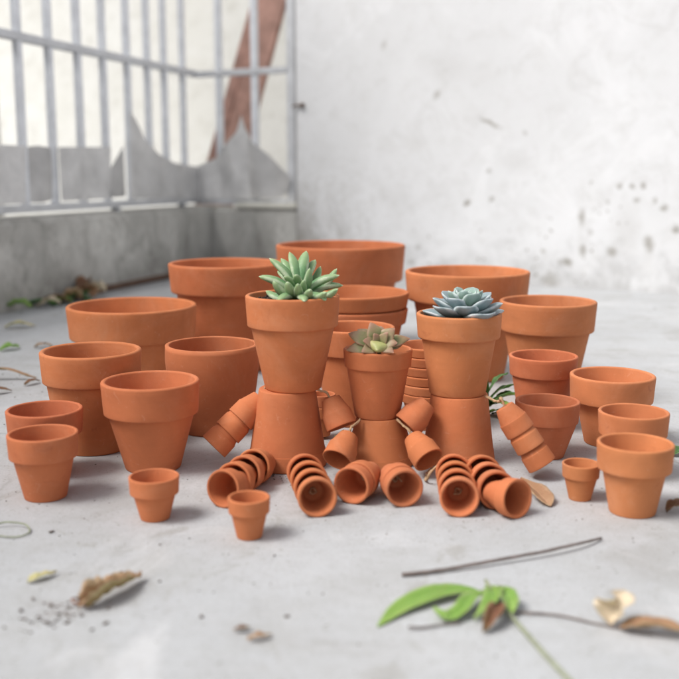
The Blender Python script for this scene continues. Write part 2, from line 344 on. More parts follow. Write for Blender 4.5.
def sheet(poly, P, ax, ay, off, mat, wave=0., name='sheet_panel', lean=0.):
    bm = bmesh.new()
    f = bm.faces.new([bm.verts.new((x, 0, z)) for x, z in poly])
    bmesh.ops.triangulate(bm, faces=[f])
    for _ in range(3): bmesh.ops.subdivide_edges(bm, edges=bm.edges[:], cuts=1, use_grid_fill=True)
    x0 = min(x for x, z in poly); 
    for v in bm.verts:
        v.co.y = off + wave * math.sin((v.co.x - x0) * 38 + v.co.z * 9) + lean * (v.co.z - .29)
    r = bmesh.ops.extrude_face_region(bm, geom=bm.faces[:])
    bmesh.ops.translate(bm, verts=[g for g in r['geom'] if isinstance(g, bmesh.types.BMVert)], vec=(0, -.0015, 0))
    for v in bm.verts: v.co = P + ax * v.co.x + ay * v.co.y + Z * v.co.z
    return fpart(name, bm, mat)
tag(sheet([(1.75, .465), (1.075, .465), (1.085, .296), (1.75, .296)], FL, UL, NL, -.022, SHEET, .003), 'flat rectangular zinc sheet')
tag(sheet([(1.065, .46), (.995, .468), (.945, .462), (.935, .305), (1.00, .296), (1.07, .296)], FL, UL, NL, -.012, SHEETD, .008), 'dark bent sheet edge')
tag(sheet([(.905, .466), (.608, .474), (.621, .300), (.90, .298)], FL, UL, NL, -.022, SHEET, .002), 'flat rectangular zinc sheet')
tag(sheet([(.602, .396), (.514, .481), (.506, .304), (.599, .302)], FL, UL, NL, -.014, SHEETD, .002), 'dark bent sheet edge')
tag(sheet([(.467, .604), (.434, .568), (.376, .513), (.283, .458), (.148, .424), (-.062, .41), (-.06, .286), (.294, .293), (.495, .296)], FL, UL, NL, -.022, SHEET, .003), 'sheet cut to a tall point and a hollow curve')
tag(sheet([(-.100, .406), (-.04, .428), (.003, .446), (.056, .486), (.105, .545), (.126, .609), (.142, .561), (.165, .530), (.165, .288), (-.100, .283)], FB, UB, NB, -.022, SHEET, .006), 'crumpled sheet rising to a sharp point')
tag(sheet([(.166, .525), (.189, .501), (.248, .458), (.307, .407), (.352, .373), (.335, .314), (.305, .292), (.167, .290)], FB, UB, NB, -.025, SHEETD, .007), 'bent darker sheet end')
bm = bmesh.new(); tube(bm, [C0 + UB * .418 + Z * .637, C0 + UB * .418 - NB * .010 + Z * .637], .009, 14)
tube(bm, [C0 + UB * .362 + NB * .02 + Z * .637, C0 + UB * .385 - NB * .008 + Z * .637, C0 + UB * .42 - NB * .008 + Z * .637], .004, 10)
tag(obj('wall_bracket', bm, RUST), 'small metal bracket holding the fence end to the white wall', 'bracket')
# leaning boards behind the bars
def board(a, b, wd, th, label):
    a = Vector(a); b = Vector(b); az = (b - a).normalized(); ax = UB - az * UB.dot(az); ax.normalize(); ay = az.cross(ax)
    bm = bmesh.new(); add_box(bm, a, ax, ay, az, (-wd / 2, wd / 2), (-th / 2, th / 2), (0, (b - a).length), .003)
    tag(obj('leaning_board', bm, WOOD, None, False), label, 'board')
board((-.60, 4.41, .02), (-.12, 4.20, 1.62), .115, .03, 'wide rusty red board leaning behind the bars near the corner')
board((-.70, 4.47, .02), (-.205, 4.26, 1.55), .05, .03, 'narrow darker red board leaning left of the wide one')
# rusty pipe on the floor against the low wall
bm = bmesh.new(); tube(bm, spline([(-.79, 3.12, .012), (-.68, 3.44, .012), (-.60, 3.68, .012), (-.56, 3.78, .012)], 4), .012, 12)
tag(obj('rusty_pipe', bm, RUST), 'dark rusty pipe lying on the floor along the low wall', 'pipe')

# ------------------------------------------------------------ pots
def pot_profiles(R, H, bh, kb, br, t, taper=.965, ring=0.):
    """body and collar profiles; bh collar height fraction, kb body/rim radius under the collar, br base/rim radius"""
    zb = H * (1 - bh); rb = R * kb; r0 = R * br
    lip = min(t * .42, H * .03)
    ri = R - t; fl = t * .9                                   # inner lip radius, floor thickness
    ib = r0 - t * .55                                         # inner base radius
    def rin(z): return ib + (ri - ib) * ((z - fl) / (H - fl)) ** .9
    body = [(0, fl), (ib * .6, fl), (ib - t * .25, fl + t * .03), (rin(fl + t * .3), fl + t * .3)]
    for k in range(1, 7): z = fl + t * .3 + (zb - fl - t * .3) * k / 6; body.append((rin(z), z))
    outer = [(rb, zb)]
    for k in range(1, 7):
        f = k / 6; z = zb * (1 - f) + f * t * .35; outer.append((rb + (r0 + (rb - r0) * .02 - rb) * f + ring * R * math.sin(f * math.pi) * .03, z))
    outer += [(r0 - t * .04, t * .14), (r0 - t * .18, t * .03), (r0 - t * .4, 0), (r0 * .5, 0), (0, 0)]
    col = [(rin(zb), zb)]
    for k in range(1, 5): z = zb + (H - lip - zb) * k / 5; col.append((rin(z), z))
    for a in range(0, 181, 20):                               # rounded lip
        A = R_(a); cx = (R + ri) / 2; hw = (R - ri) / 2
        col.append((cx - hw * math.cos(A), H - lip + lip * math.sin(A)))
    ro = R * taper; e = min((ro - rb) * .45, H * .02)
    for k in range(1, 6): z = H - lip - (H - lip - zb - e) * k / 6; col.append((R + (ro - R) * k / 6, z))
    col += [(ro, zb + e), (ro - e * .12, zb + e * .45), (ro - e * .5, zb + e * .08), (ro - e, zb), ((ro + rb) / 2, zb - .0001), (rb, zb)]
    return body, outer, col
def wobble(bm, R, H, seed):
    for v in bm.verts:
        n = noise.noise(Vector((v.co.x / R * 1.1 + seed, v.co.y / R * 1.1, v.co.z / H * .8 + seed * .3)))
        k = 1 + .008 * n; v.co.x *= k; v.co.y *= k
def make_pot(loc, R, H, label, bh=.36, kb=.86, br=.62, t=None, mat=CLAY, group=None, quat=None, name='flower_pot', rz=None, lab_body=None):
    t = t or max(.0028, R * .105)
    e = empty(name, loc, label, 'flower pot', group); e.rotation_mode = 'QUATERNION'
    e.rotation_quaternion = quat or Quaternion((0, 0, 1), random.uniform(0, 6.28))
    b, o_, c = pot_profiles(R, H, bh, kb, br, t); sd_ = random.uniform(0, 50)
    bm = lathe(b); bm2 = lathe(o_); me = bpy.data.meshes.new('t'); bm2.to_mesh(me); bm2.free(); bm.from_mesh(me); bpy.data.meshes.remove(me)
    wobble(bm, R, H, sd_); obj('body', bm, mat, e)
    bm = lathe(c); wobble(bm, R, H, sd_); obj('rim', bm, mat, e)
    q = random.random()
    for ch in e.children: ch.color = (q, q, q, 1)
    return e
GL = 'loose empty pots standing on the left'; GR = 'loose empty pots standing on the right'; GB = 'large pots standing at the back'
def P(x, y, R, H, label, **k): return make_pot((x, y, 0), R, H, label, **k)
potA = P(-.096, .984, .0225, .0447, 'tiny terracotta pot standing nearest the camera, left of centre', t=.0035, bh=.38, kb=.86, br=.60, group=GL)
P(-.207, 1.041, .028, .0497, 'small flared terracotta pot in front of the tall left pot', bh=.40, kb=.845, br=.58, group=GL)
P(-.352, 1.115, .0411, .0794, 'front pot of the pair at the far left edge', bh=.37, kb=.86, br=.60, group=GL)
P(-.377, 1.207, .0478, .0862, 'reddish pot half hidden behind the far left front pot', bh=.37, kb=.88, br=.60, mat=CLAY_R, group=GL)
P(-.246, 1.235, .0634, .1177, 'tall tapered pot with thick rim, front of the left group', bh=.37, kb=.88, br=.57, group=GL)
P(-.346, 1.328, .0695, .1409, 'wide dark pot behind the tall tapered one and the far left pair', bh=.31, kb=.89, br=.68, group=GL)
P(-.368, 1.704, .1138, .154, 'broad shallow pot at the back left, nearest the low wall', bh=.37, kb=.89, br=.64, group=GB, t=.009)
P(-.222, 1.906, .1133, .2106, 'large deep pot at the back behind the left cactus-like succulent', bh=.27, kb=.87, br=.68, group=GB, mat=CLAY, t=.009)
P(.002, 2.130, .1413, .2304, 'largest bowl-like pot, rearmost, against the stained wall corner', bh=.34, kb=.87, br=.62, group=GB, t=.009)
P(.241, 1.822, .1168, .203, 'broad pot at the back right behind the blue-grey succulent', bh=.27, kb=.86, br=.62, mat=CLAY_Y, group=GB, t=.009)
P(.354, 1.635, .0815, .1702, 'tall yellowish pot at the back of the right group', bh=.30, kb=.88, br=.60, mat=CLAY_Y, group=GB, t=.0075)
P(.309, 1.444, .0518, .1115, 'pinkish pot with a deep rim in front of the tall yellowish pot', bh=.27, kb=.89, br=.64, mat=CLAY_R, group=GR)
P(.283, 1.287, .0435, .0782, 'reddish flared pot with faint rim beside the strung pots on the right', bh=.37, kb=.93, br=.56, mat=CLAY_R, group=GR)
P(.389, 1.354, .0596, .1004, 'wide yellowish pot with narrow body on the right, behind the right pair', bh=.38, kb=.82, br=.60, mat=CLAY_Y, group=GR)
P(.374, 1.20, .0438, .0847, 'rear pot of the right-hand pair, mostly hidden below its rim', bh=.36, kb=.86, br=.62, mat=CLAY_Y, group=GR)
P(.335, 1.062, .0426, .0823, 'front pot of the right-hand pair, nearest the right edge', bh=.38, kb=.83, br=.61, mat=CLAY_Y, group=GR)
tiny = P(.286, 1.107, .0221, .0443, 'tiny pot standing left of the right-hand pair', bh=.38, kb=.87, br=.58, mat=CLAY_Y, group=GR)

# rounded pot without a collar
def round_pot(loc, R, H, label):
    e = empty('flower_pot', loc, label, 'flower pot', GL)
    t = .0058; outer = []; inner = []
    def ro(f): return R * (.70 + .30 * math.sin(min(1, f * 1.02) * math.pi / 2) ** .75 - (.02 * max(0, f - .8) / .2))
    prof = [(0, t), (ro(0) * .8, t)]
    for k in range(1, 17): f = t / H + (1 - t / H - .015) * k / 16; prof.append((ro(f) - t, f * H))
    top = .985 * H
    for a in range(20, 180, 20): prof.append((ro(1) - t / 2 - t / 2 * math.cos(R_(a)), top + .012 * H * math.sin(R_(a))))
    for k in range(20): f = .985 * (1 - k / 20); prof.append((ro(f), f * H + .004 * H))
    prof += [(ro(0) * .99, .001), (ro(0) * .97, 0), (0, 0)]
    bm = lathe(prof, 112); wobble(bm, R, H, 3); obj('body', bm, CLAY_R, e)
round_pot((-.191, 1.429, 0), .0705, .1319, 'smooth rounded pot without a collar, between the tall left pot and strung pots')

# nested stacks standing upright (back)
def stack(x, y, R, z_top, n, gap, H, labels, group, shrink=0., **k):
    for i in range(n):          # i = 0 is the innermost, highest pot
        zt = z_top - gap * i
        make_pot((x, y, zt - H * (1 - .0 * i)), R * (1 - shrink * i), H, labels[i], group=group, **k)
stack(.023, 1.752, .1038, .1716, 2, .0292, .1424, ['upper of the two nested wide pots in the middle of the back', 'lower of the two nested wide pots in the middle of the back'], 'nested wide pots at the back', shrink=.02, bh=.19, kb=.90, br=.66, t=.007)
P(.022, 1.476, .0637, .1506, 'deep pot hidden behind the middle pink-tinged succulent', bh=.27, kb=.88, br=.68, group=GB)
ordn = ['topmost', 'second', 'third', 'fourth', 'fifth', 'lowest']
stack(.137, 1.443, .0491, .1277, 6, .0145, .0552, [f'{o_} pot of the nested upright stack behind the right figure' for o_ in ordn], 'nested upright stack behind the right figure', shrink=.016, bh=.25, kb=.89, br=.62)
stack(-.0255, 1.3775, .0200, .0665, 2, .0175, .0447, ['upper of two tiny nested pots behind the left figure', 'lower of two tiny nested pots behind the left figure'], 'tiny nested pots behind the left figure', bh=.38, kb=.8, br=.6)

# ------------------------------------------------------------ three pot figures: an upturned pot carrying a planted one
UPSIDE = Quaternion((1, 0, 0), math.pi)
def upturned(x, y, R, H, label, **k):
    return make_pot((x, y, H), R, H, label, quat=UPSIDE, group='upturned pots carrying the planted pots', **k)
upturned(-.0689, 1.2517, .0522, .1028, 'upturned pot under the green finger-leaved succulent', bh=.20, kb=.955, br=.715)
upturned(.0541, 1.2585, .047, .0639, 'low upturned pot under the pink-tinged succulent', bh=.2, kb=.955, br=.66)
upturned(.1607, 1.2698, .0492, .092, 'upturned pot under the blue-grey succulent', bh=.18, kb=.955, br=.77)
GP = 'planted pots of the three figures'
make_pot((-.061, 1.252, .1030), .0614, .1242, 'planted pot holding the green finger-leaved succulent', bh=.33, kb=.89, br=.60, group=GP)
make_pot((.0505, 1.2585, .0641), .0455, .0908, 'smallest planted pot, holding the pink-tinged succulent', bh=.26, kb=.90, br=.66, group=GP)
make_pot((.158, 1.270, .0922), .0564, .1085, 'planted pot holding the blue-grey rosette succulent', bh=.30, kb=.87, br=.66, group=GP, mat=CLAY_Y)

# ------------------------------------------------------------ small strung pots (limbs)
def copy_pot(src, loc, d, label, group, scale=1., rot=0.):
    """d = direction from the mouth to the base"""
    c = src.copy(); C.objects.link(c)
    q = (-Vector(d)).to_track_quat('Z', 'Y'); c.rotation_mode = 'QUATERNION'; c.rotation_quaternion = q @ Quaternion((0, 0, 1), rot)
    c.scale = (scale,) * 3; c.location = loc
    q = random.random()
    for ch in src.children:
        k = ch.copy(); C.objects.link(k); k.parent = c; k.color = (q, q, q, 1)
    c['label'] = label; c['group'] = group; c['category'] = 'flower pot'
    return c
Hs = .0447
def knot(c, s=1.):
    bm = bmesh.new()
    pts = [Vector((.0035 * math.cos(a) * (1 + .3 * math.sin(3 * a)), .0035 * math.sin(a), .006 + .0018 * math.sin(2 * a))) for a in [k * .5 for k in range(25)]]
    tube(bm, pts, .0011, 6); tube(bm, [(0, 0, .006), (.003, .002, .010), (.005, -.001, .015)], .001, 6); obj('cord_knot', bm, CORD, c)
def chain(mouth, d, n, gap, who, group, scale=1., words=None, kn=True, src=None):
    d = Vector(d).normalized(); mouth = Vector(mouth); H = Hs * scale; out = []
    words = words or (['frontmost', 'second', 'third', 'rearmost'] if n == 4 else ['front', 'rear'] if n == 2 else ['lowest', 'middle', 'upper'] if n == 3 else [''])
    for i in range(n):
        jit = Vector((random.uniform(-.0006, .0006), random.uniform(-.0006, .0006), random.uniform(-.0005, .0005))) * (0 if i == 0 else 1)
        dd = (d + Vector((random.uniform(-.03, .03), random.uniform(-.03, .03), random.uniform(-.02, .02))) * (0 if i == 0 else 1)).normalized()
        m = mouth + d * gap * i + jit
        c = copy_pot(src or potA, m + dd * H, dd, f'{words[i]} {who}'.strip(), group, scale, random.uniform(0, 6))
        out.append(c)
    if kn: knot(out[0])
    return out
def row(mouths, who, group, words, az_first=None, kn=True, tilt=-7):
    """pots lying on their sides, each pushed a little into the next; mouths = floor positions of the rim centres"""
    n = len(mouths)
    for i, (x, y) in enumerate(mouths):
        a = mouths[i]; b = mouths[min(i + 1, n - 1)]
        if i == n - 1: a = mouths[i - 1]
        dx, dy = b[0] - a[0] + random.uniform(-.001, .001), b[1] - a[1]
        if i == 0 and az_first: dx, dy = az_first
        tl = R_(tilt if i < n - 1 else tilt - 2.5); L = math.hypot(dx, dy)
        d = Vector((dx / L * math.cos(tl), dy / L * math.cos(tl), math.sin(tl)))
        c = copy_pot(potA, Vector((x, y, .0226)) + d * Hs, d, f'{words[i]} {who}', group, 1, random.uniform(0, 6))
        if i == 0 and kn: knot(c)
W4 = ['frontmost', 'second', 'third', 'rearmost']
def line(a, b, n): return [(a[0] + (b[0] - a[0]) * k / (n - 1), a[1] + (b[1] - a[1]) * k / (n - 1)) for k in range(n)]
row(line((-.1351, 1.0755), (-.1075, 1.1600), 4), 'pot of the lying row that is the left figure\'s left leg', 'left figure left leg', W4, az_first=(.45, .89))
row(line((-.0245, 1.0439), (-.0410, 1.1370), 4), 'pot of the lying row that is the left figure\'s right leg', 'left figure right leg', W4)
row([(.0134, 1.0865), (.0215, 1.1045)], 'pot of the lying pair forming the middle figure\'s left leg', 'middle figure left leg', ['front', 'rear'], tilt=0)
row([(.0756, 1.0755), (.0722, 1.0940)], 'pot of the lying pair forming the middle figure\'s right leg', 'middle figure right leg', ['front', 'rear'], tilt=0)
row(line((.1347, 1.0439), (.1395, 1.1360), 4), 'pot of the lying row that is the right figure\'s left leg', 'right figure left leg', W4)
row([(.1998, 1.0404), (.1815, 1.0690), (.1775, 1.1005), (.1745, 1.1320)], 'pot of the lying row that is the right figure\'s right leg', 'right figure right leg', ['frontmost, turned aside,', 'second', 'third', 'rearmost'])

armpot = P(-.70, .30, .0225, .0447, 'x', bh=.50, kb=.93, br=.62)
def arm(mouth, narrow, n, gap, who, group, scale=.9, words=None):
    mouth = Vector(mouth); d = (Vector(narrow) - mouth).normalized()
    cs = chain(mouth, d, n, gap, who, group, scale, words, kn=False, src=armpot)
    return mouth + d * (gap * (n - 1) + Hs * scale), d
e1, d1 = arm((-.166, 1.237, .0265), (-.1315, 1.252, .0600), 3, .0250, 'pot of the strung slanting row at the left figure\'s left side', 'left figure left arm')
e2, d2 = arm((.003, 1.232, .055), (-.0125, 1.246, .092), 1, .02, 'upturned strung pot leaning between the left and middle figures', 'strung single pots')
e3, d3 = arm((-.003, 1.186, .0235), (.0155, 1.221, .0525), 1, .02, 'strung pot hanging open-mouthed at the middle figure\'s left side', 'strung single pots')
e4, d4 = arm((.1135, 1.186, .0235), (.0895, 1.221, .0520), 1, .02, 'strung pot hanging open-mouthed at the middle figure\'s right side', 'strung single pots')
e5, d5 = arm((.088, 1.228, .0575), (.1135, 1.236, .084), 1, .02, 'reddish strung pot leaning on the right figure\'s left side', 'strung single pots')
e6, d6 = arm((.257, 1.185, .0175), (.230, 1.195, .0585), 3, .0250, 'pot of the strung slanting row at the right figure\'s right side', 'right figure right arm', scale=.86)

for ch in list(armpot.children): bpy.data.objects.remove(ch)
bpy.data.objects.remove(armpot)
def cord(pts, label, r=.0014):
    bm = bmesh.new(); pp = spline(pts, 8); tube(bm, pp, r, 7)
    # second strand twisted round the first
    q = []
    for i, p in enumerate(pp): q.append(p + Vector((math.cos(i * .9), .3, math.sin(i * .9))) * r * .9)
    tube(bm, q, r * .8, 6)
    tag(obj('cord', bm, CORD), label, 'cord', 'jute cords tying the pot figures')
cord([e1 + d1 * -.003, e1 + Vector((.006, 0, .008)), (-.098, 1.245, .1035)], 'jute cord from the left figure waist to its slanting left row')
cord([e2 - d2 * .003, e2 + Vector((-.006, -.001, .008)), (-.030, 1.238, .1035)], 'jute cord from the left figure waist to the leaning single pot')
cord([e3 - d3 * .003, e3 + Vector((.002, 0, .010)), (.027, 1.232, .0645)], 'jute cord at the middle figure\'s left side')
cord([e4 - d4 * .003, e4 + Vector((-.006, 0, .010)), (.075, 1.232, .0645)], 'jute cord at the middle figure\'s right side')
cord([e6 - d6 * .003, e6 + Vector((-.004, 0, .010)), (.203, 1.21, .094), (.192, 1.245, .0925)], 'jute cord arching from the right figure waist to its slanting right row')
cord([(.1335, 1.150, .04), (.115, 1.155, .020), (.108, 1.165, .004), (.112, 1.195, .003), (.122, 1.222, .004)], 'slack jute cord on the floor left of the right figure')

# ------------------------------------------------------------ soil and succulents
def soil(x, y, z, R, label):
    bm = bmesh.new(); n = 40; rings = []
    for i in range(12):
        r = R * (i + .001) / 11
        rings.append([bm.verts.new((r * math.cos(2 * math.pi * k / n), r * math.sin(2 * math.pi * k / n), .0035 * noise.noise(Vector((r * 90 * math.cos(2 * math.pi * k / n), r * 90 * math.sin(2 * math.pi * k / n), x * 50))) )) for k in range(n)])
    for a, b in zip(rings, rings[1:]):
        for k in range(n): bm.faces.new((a[k], a[(k + 1) % n], b[(k + 1) % n], b[k]))
    for _ in range(420):
        a = random.uniform(0, 6.28); r = R * math.sqrt(random.random()) * .96; s = random.uniform(.0008, .0024)
        bmesh.ops.create_icosphere(bm, subdivisions=1, radius=s, matrix=Matrix.Translation((r * math.cos(a), r * math.sin(a), random.uniform(0, .002))) @ Matrix.Diagonal((1, random.uniform(.6, 1), random.uniform(.5, 1), 1)))
    o = obj('soil', bm, SOIL, None, False); o.location = (x, y, z); tag(o, label, 'soil', kind='stuff')
soil(-.061, 1.252, .2190, .0545, 'dark crumbly soil under the green finger-leaved succulent')
soil(.0505, 1.2585, .1385, .0375, 'dark soil under the pink-tinged succulent')
soil(.158, 1.270, .1925, .0495, 'dark soil under the blue-grey succulent')

def fat_leaf(tip, wd, th, mat, parent, base=Vector((0, 0, 0)), bulge=.55, point=.16, cup=0., droop=0., flat=None, seg=14, m=14, axis=None):
    """a fleshy leaf from base to tip: closed surface, width profile widest at 'bulge'"""
    tip = Vector(tip); L = tip.length; d = tip.normalized()
    side = d.cross(axis or Z)
    if side.length < .15: side = Vector((1, 0, 0)) - d * d.x
    side.normalize(); nrm = side.cross(d).normalized()
    bm = bmesh.new(); lay_ = bm.verts.layers.float_vector.new('leafpos'); rings = []
    for i in range(seg + 1):
        t = i / seg
        if t < bulge: wv = .42 + .58 * math.sin(t / bulge * math.pi / 2)
        else:
            q = (t - bulge) / (1 - bulge); wv = max(0, 1 - q ** 2.1) ** .62 * (1 - point * q) 
        tv = (.6 + .4 * math.sin(min(1, t * 1.5) * math.pi / 2)) * (max(0, 1 - max(0, (t - .5) / .5) ** 2.4) ** .6)
        c = base + d * L * t + nrm * (-droop * t * t * L + .10 * L * math.sin(t * math.pi) * (1 if droop >= 0 else -1))
        ring = []
        for k in range(m):
            a = 2 * math.pi * k / m; x = math.cos(a) * wd / 2 * wv; z = math.sin(a) * th / 2 * tv
            z += cup * wd * (math.cos(a) * wv) ** 2 * (1 if cup else 0)
            if flat: x *= 1 + flat * math.sin(t * 9 + wd * 900)
            v = bm.verts.new(c + side * x + nrm * z); v[lay_] = (abs(math.cos(a)) * (0.4 + .6 * wv) if t < .97 else 1, t, 0); ring.append(v)
        if i == seg:
            cc = bm.verts.new(c + d * L * .012); cc[lay_] = (1, 1, 0)
        rings.append(ring)
    for a, b in zip(rings, rings[1:]):
        for k in range(m): bm.faces.new((a[k], a[(k + 1) % m], b[(k + 1) % m], b[k]))
    bm.faces.new(rings[0]); 
    for k in range(m): bm.faces.new((rings[-1][k], rings[-1][(k + 1) % m], cc))
    return obj('leaf', bm, mat, parent)
s1 = empty('succulent', (-.0515, 1.243, .2215), 'green rosette succulent with plump finger-like pointed leaves, in the left figure', 'succulent', 'succulents in the planted pots')
for (x, y, z, wd) in [(-0.0488, 0.0, 0.0294, 0.015), (-0.0369, 0.0085, 0.0501, 0.015), (-0.0224, 0.0206, 0.0494, 0.014), (-0.0119, 0.0173, 0.0573, 0.014), (0.0075, 0.0235, 0.058, 0.016), (0.0185, 0.0292, 0.0466, 0.015), (-0.0053, 0.029, 0.0379, 0.013), (0.0132, -0.0178, 0.0392, 0.012), (0.0462, 0.0219, 0.0351, 0.014), (0.0475, -0.0084, 0.0322, 0.015), (0.0528, 0.0236, 0.0161, 0.014), (0.0475, -0.0275, 0.0154, 0.014), (-0.0158, -0.0223, 0.0319, 0.012), (-0.0303, -0.0316, 0.0241, 0.015), (-0.0132, -0.0394, 0.0241, 0.014), (0.0, -0.0441, 0.0235, 0.012), (0.0066, -0.0349, 0.026, 0.01), (-0.0026, -0.0263, 0.0339, 0.012), (0.0145, -0.0447, 0.017, 0.014), (0.033, -0.038, 0.0131, 0.015), (-0.0237, -0.0439, 0.0054, 0.014), (0.0079, -0.0493, 0.0047, 0.014), (0.033, -0.0349, 0.0046, 0.014), (-0.0435, 0.033, 0.0064, 0.014), (0.0251, 0.0315, 0.0375, 0.013), (-0.0277, 0.0342, 0.033, 0.013)]:
    tp = Vector((x, y, z)); b0 = tp.normalized() * .003
    fat_leaf(tp * 1.01, wd * 1.04, wd * .76, S_GREEN, s1, b0, bulge=.62, point=.1, droop=random.uniform(-.05, .05))
bm = bmesh.new(); tube(bm, [(0, 0, -.006), (0, 0, .008)], .007, 10); obj('stem', bm, STEM, s1)

s2 = empty('succulent', (.0505, 1.238, .1590), 'small pink-tinged olive succulent with broad pointed leaves, in the middle figure', 'succulent', 'succulents in the planted pots')
AX2 = Vector((.05, -.80, .60)).normalized()
for i, (x, y, z, wd) in enumerate([(-.0105, -.004, .034, .021), (.004, .020, .026, .018), (.020, -.008, .027, .020), (.041, .000, .013, .015), (-.0392, .0031, .019, .020), (-.0270, .006, .024, .018),
        (-.0418, -.0057, -.0015, .017), (-.0026, -.0265, .003, .023), (.0230, -.018, .0100, .018), (-.0200, -.018, .0130, .016), (.0110, -.0150, .0230, .013), (.033, .012, .004, .016), (-.006, -.014, .021, .015), (.018, -.026, -.001, .015), (-.022, -.022, -.001, .016)]):
    fat_leaf((x, y, z), wd * 1.12, wd * (.36 if i != 7 else .6), S_YEL if i == 7 else S_PINK, s2, Vector((0, 0, 0)), bulge=.62, point=.55, cup=.10, droop=.03, axis=AX2)
bm = bmesh.new(); tube(bm, spline([(.001, .004, -.026), (.001, -.001, -.010), (0, 0, .002)], 4), .0028, 8); obj('stem', bm, RUST, s2)

s3 = empty('succulent', (.165, 1.262, .1950), 'blue-grey rosette succulent with broad pale-edged leaves, in the right figure', 'succulent', 'succulents in the planted pots')
GA = math.pi * (3 - 5 ** .5)
for i in range(26):
    f = i / 25; a = i * GA + .4
    el = R_(2 + 58 * f ** 1.2); L = .051 * (1 - f) ** .62 + .009; L *= random.uniform(.92, 1.06)
    base = Vector((0, 0, .002 + .019 * f))
    tip = Vector((math.cos(a) * math.cos(el), math.sin(a) * math.cos(el), math.sin(el) + random.uniform(-.06, .06))) * L
    fat_leaf(tip, L * (.68 if f < .7 else .6), .0065 + .002 * (1 - f), S_BLUE if f < .6 else S_BLUEC, s3, base, bulge=.70, point=.05, cup=.16, droop=-.06, flat=.09)
bm = bmesh.new(); tube(bm, [(0, 0, -.008), (0, 0, .012)], .006, 10); obj('stem', bm, STEM, s3)

# ------------------------------------------------------------ fallen leaves, twigs and crumbs
def flat_leaf(name, path, wd, mat, label, fold=.25, curl=.0, th=.0005, wav=.08, bulge=.42, group='fallen leaves on the floor', twist=0., parent=None, tipw=.03, cat='leaf'):
    pp = spline(path, 8); n = len(pp) - 1; bm = bmesh.new(); lay_ = bm.verts.layers.float_vector.new('leafpos')
    top = []; m = 8; sdv = random.uniform(0, 99)
    for i, p in enumerate(pp):
        t = i / n; d = (pp[min(i + 1, n)] - pp[max(i - 1, 0)]).normalized()
        s = d.cross(Z); s = s.normalized() if s.length > 1e-3 else Vector((1, 0, 0)); nr = s.cross(d).normalized()
        q = Quaternion(d, twist * t); s = q @ s; nr = q @ nr
        wv = (math.sin(math.pi * t ** (math.log(.5) / math.log(bulge)))) ** .85 + tipw
        row = []
        for k in range(m + 1):
            u = (k / m - .5) * 2
            off = s * u * wd / 2 * wv + nr * (abs(u) * fold * wd / 2 * wv + curl * wd * u * u * wv + wav * wd * (noise.noise(Vector((t * 5 + sdv, u * 1.5, 0))) + .45 * noise.noise(Vector((t * 14 + sdv, u * 4, 3)))))
            off += s * wd * .05 * wv * u * noise.noise(Vector((t * 18 + sdv, u, 7))) * (1 if abs(u) > .9 else 0)
            v = bm.verts.new(p + off); v[lay_] = (abs(u), t, 0); row.append(v)
        top.append(row)
    for a, b in zip(top, top[1:]):
        for k in range(m): bm.faces.new((a[k], a[k + 1], b[k + 1], b[k]))
    r = bmesh.ops.extrude_face_region(bm, geom=bm.faces[:])
    bmesh.ops.translate(bm, verts=[g for g in r['geom'] if isinstance(g, bmesh.types.BMVert)], vec=(0, 0, th))
    zmin = min(v.co.z for v in bm.verts)
    if parent is None and zmin < .0006:
        for v in bm.verts: v.co.z += .0006 - zmin
    o = obj(name, bm, mat, parent)
    if parent is None: tag(o, label, cat, group)
    elif label: o['label'] = label
    return o
def twig(pts, rad, mat, label, name='twig', group=None, cat='twig'):
    pp = spline(pts, 8); n = len(pp) - 1
    bm = bmesh.new(); tube(bm, [p + Vector((0, 0, .0006 * noise.noise(p * 90))) for p in pp], [rad * (1 - .35 * i / n) * (1 + .15 * noise.noise(p * 200)) for i, p in enumerate(pp)], 8)
    return tag(obj(name, bm, mat), label, cat, group)
twig([(.060, .879, .0022), (.085, .884, .0028), (.128, .898, .004), (.202, .926, .006), (.245, .948, .006), (.276, .973, .0025)], .0021, TWIG, 'long thin bare grey twig curving across the floor in the foreground')
sp = empty('leafy_sprig', (.14, .81, .002), 'fallen sprig with bright green leaves in the foreground', 'sprig')
def LP(pts): return [Vector(p) - sp.location for p in pts]
flat_leaf('leaf', LP([(.130, .838, .003), (.105, .836, .005), (.080, .824, .006), (.052, .800, .004), (.032, .772, .001)]), .022, L_GREEN, 'long smooth leaf', fold=.22, parent=sp, twist=-.25, wav=.03)
flat_leaf('leaf', LP([(.136, .838, .005), (.118, .812, .009), (.106, .794, .005), (.094, .785, .002), (.086, .792, .005), (.083, .800, .007)]), .016, L_GREEN, 'curled leaf', fold=.45, parent=sp, wav=.12)
flat_leaf('leaf', LP([(.138, .842, .006), (.139, .820, .010), (.130, .797, .007), (.116, .782, .003)]), .017, L_GREEN, 'crumpled leaf', fold=.5, parent=sp, wav=.12, twist=.5)
flat_leaf('leaf', LP([(.146, .830, .012), (.150, .806, .010), (.150, .790, .004)]), .016, L_GREEN, None, fold=.5, parent=sp, wav=.1)
flat_leaf('leaf', LP([(.140, .800, .008), (.136, .786, .009), (.128, .770, .005), (.120, .759, .002)]), .014, L_BROWN, 'withered brown leaf', fold=.5, parent=sp, wav=.22, curl=.2)
bm = bmesh.new(); tube(bm, spline(LP([(.136, .852, .008), (.142, .815, .006), (.150, .780, .004), (.169, .700, .003), (.186, .640, .003)]), 8), .0019, 8); obj('stem', bm, STEM, sp)
twig([(.150, .799, .002), (.192, .792, .002), (.229, .771, .002), (.262, .757, .002)], .0012, TWIG, 'thin dark stem running right from the green sprig', name='plant_stem')
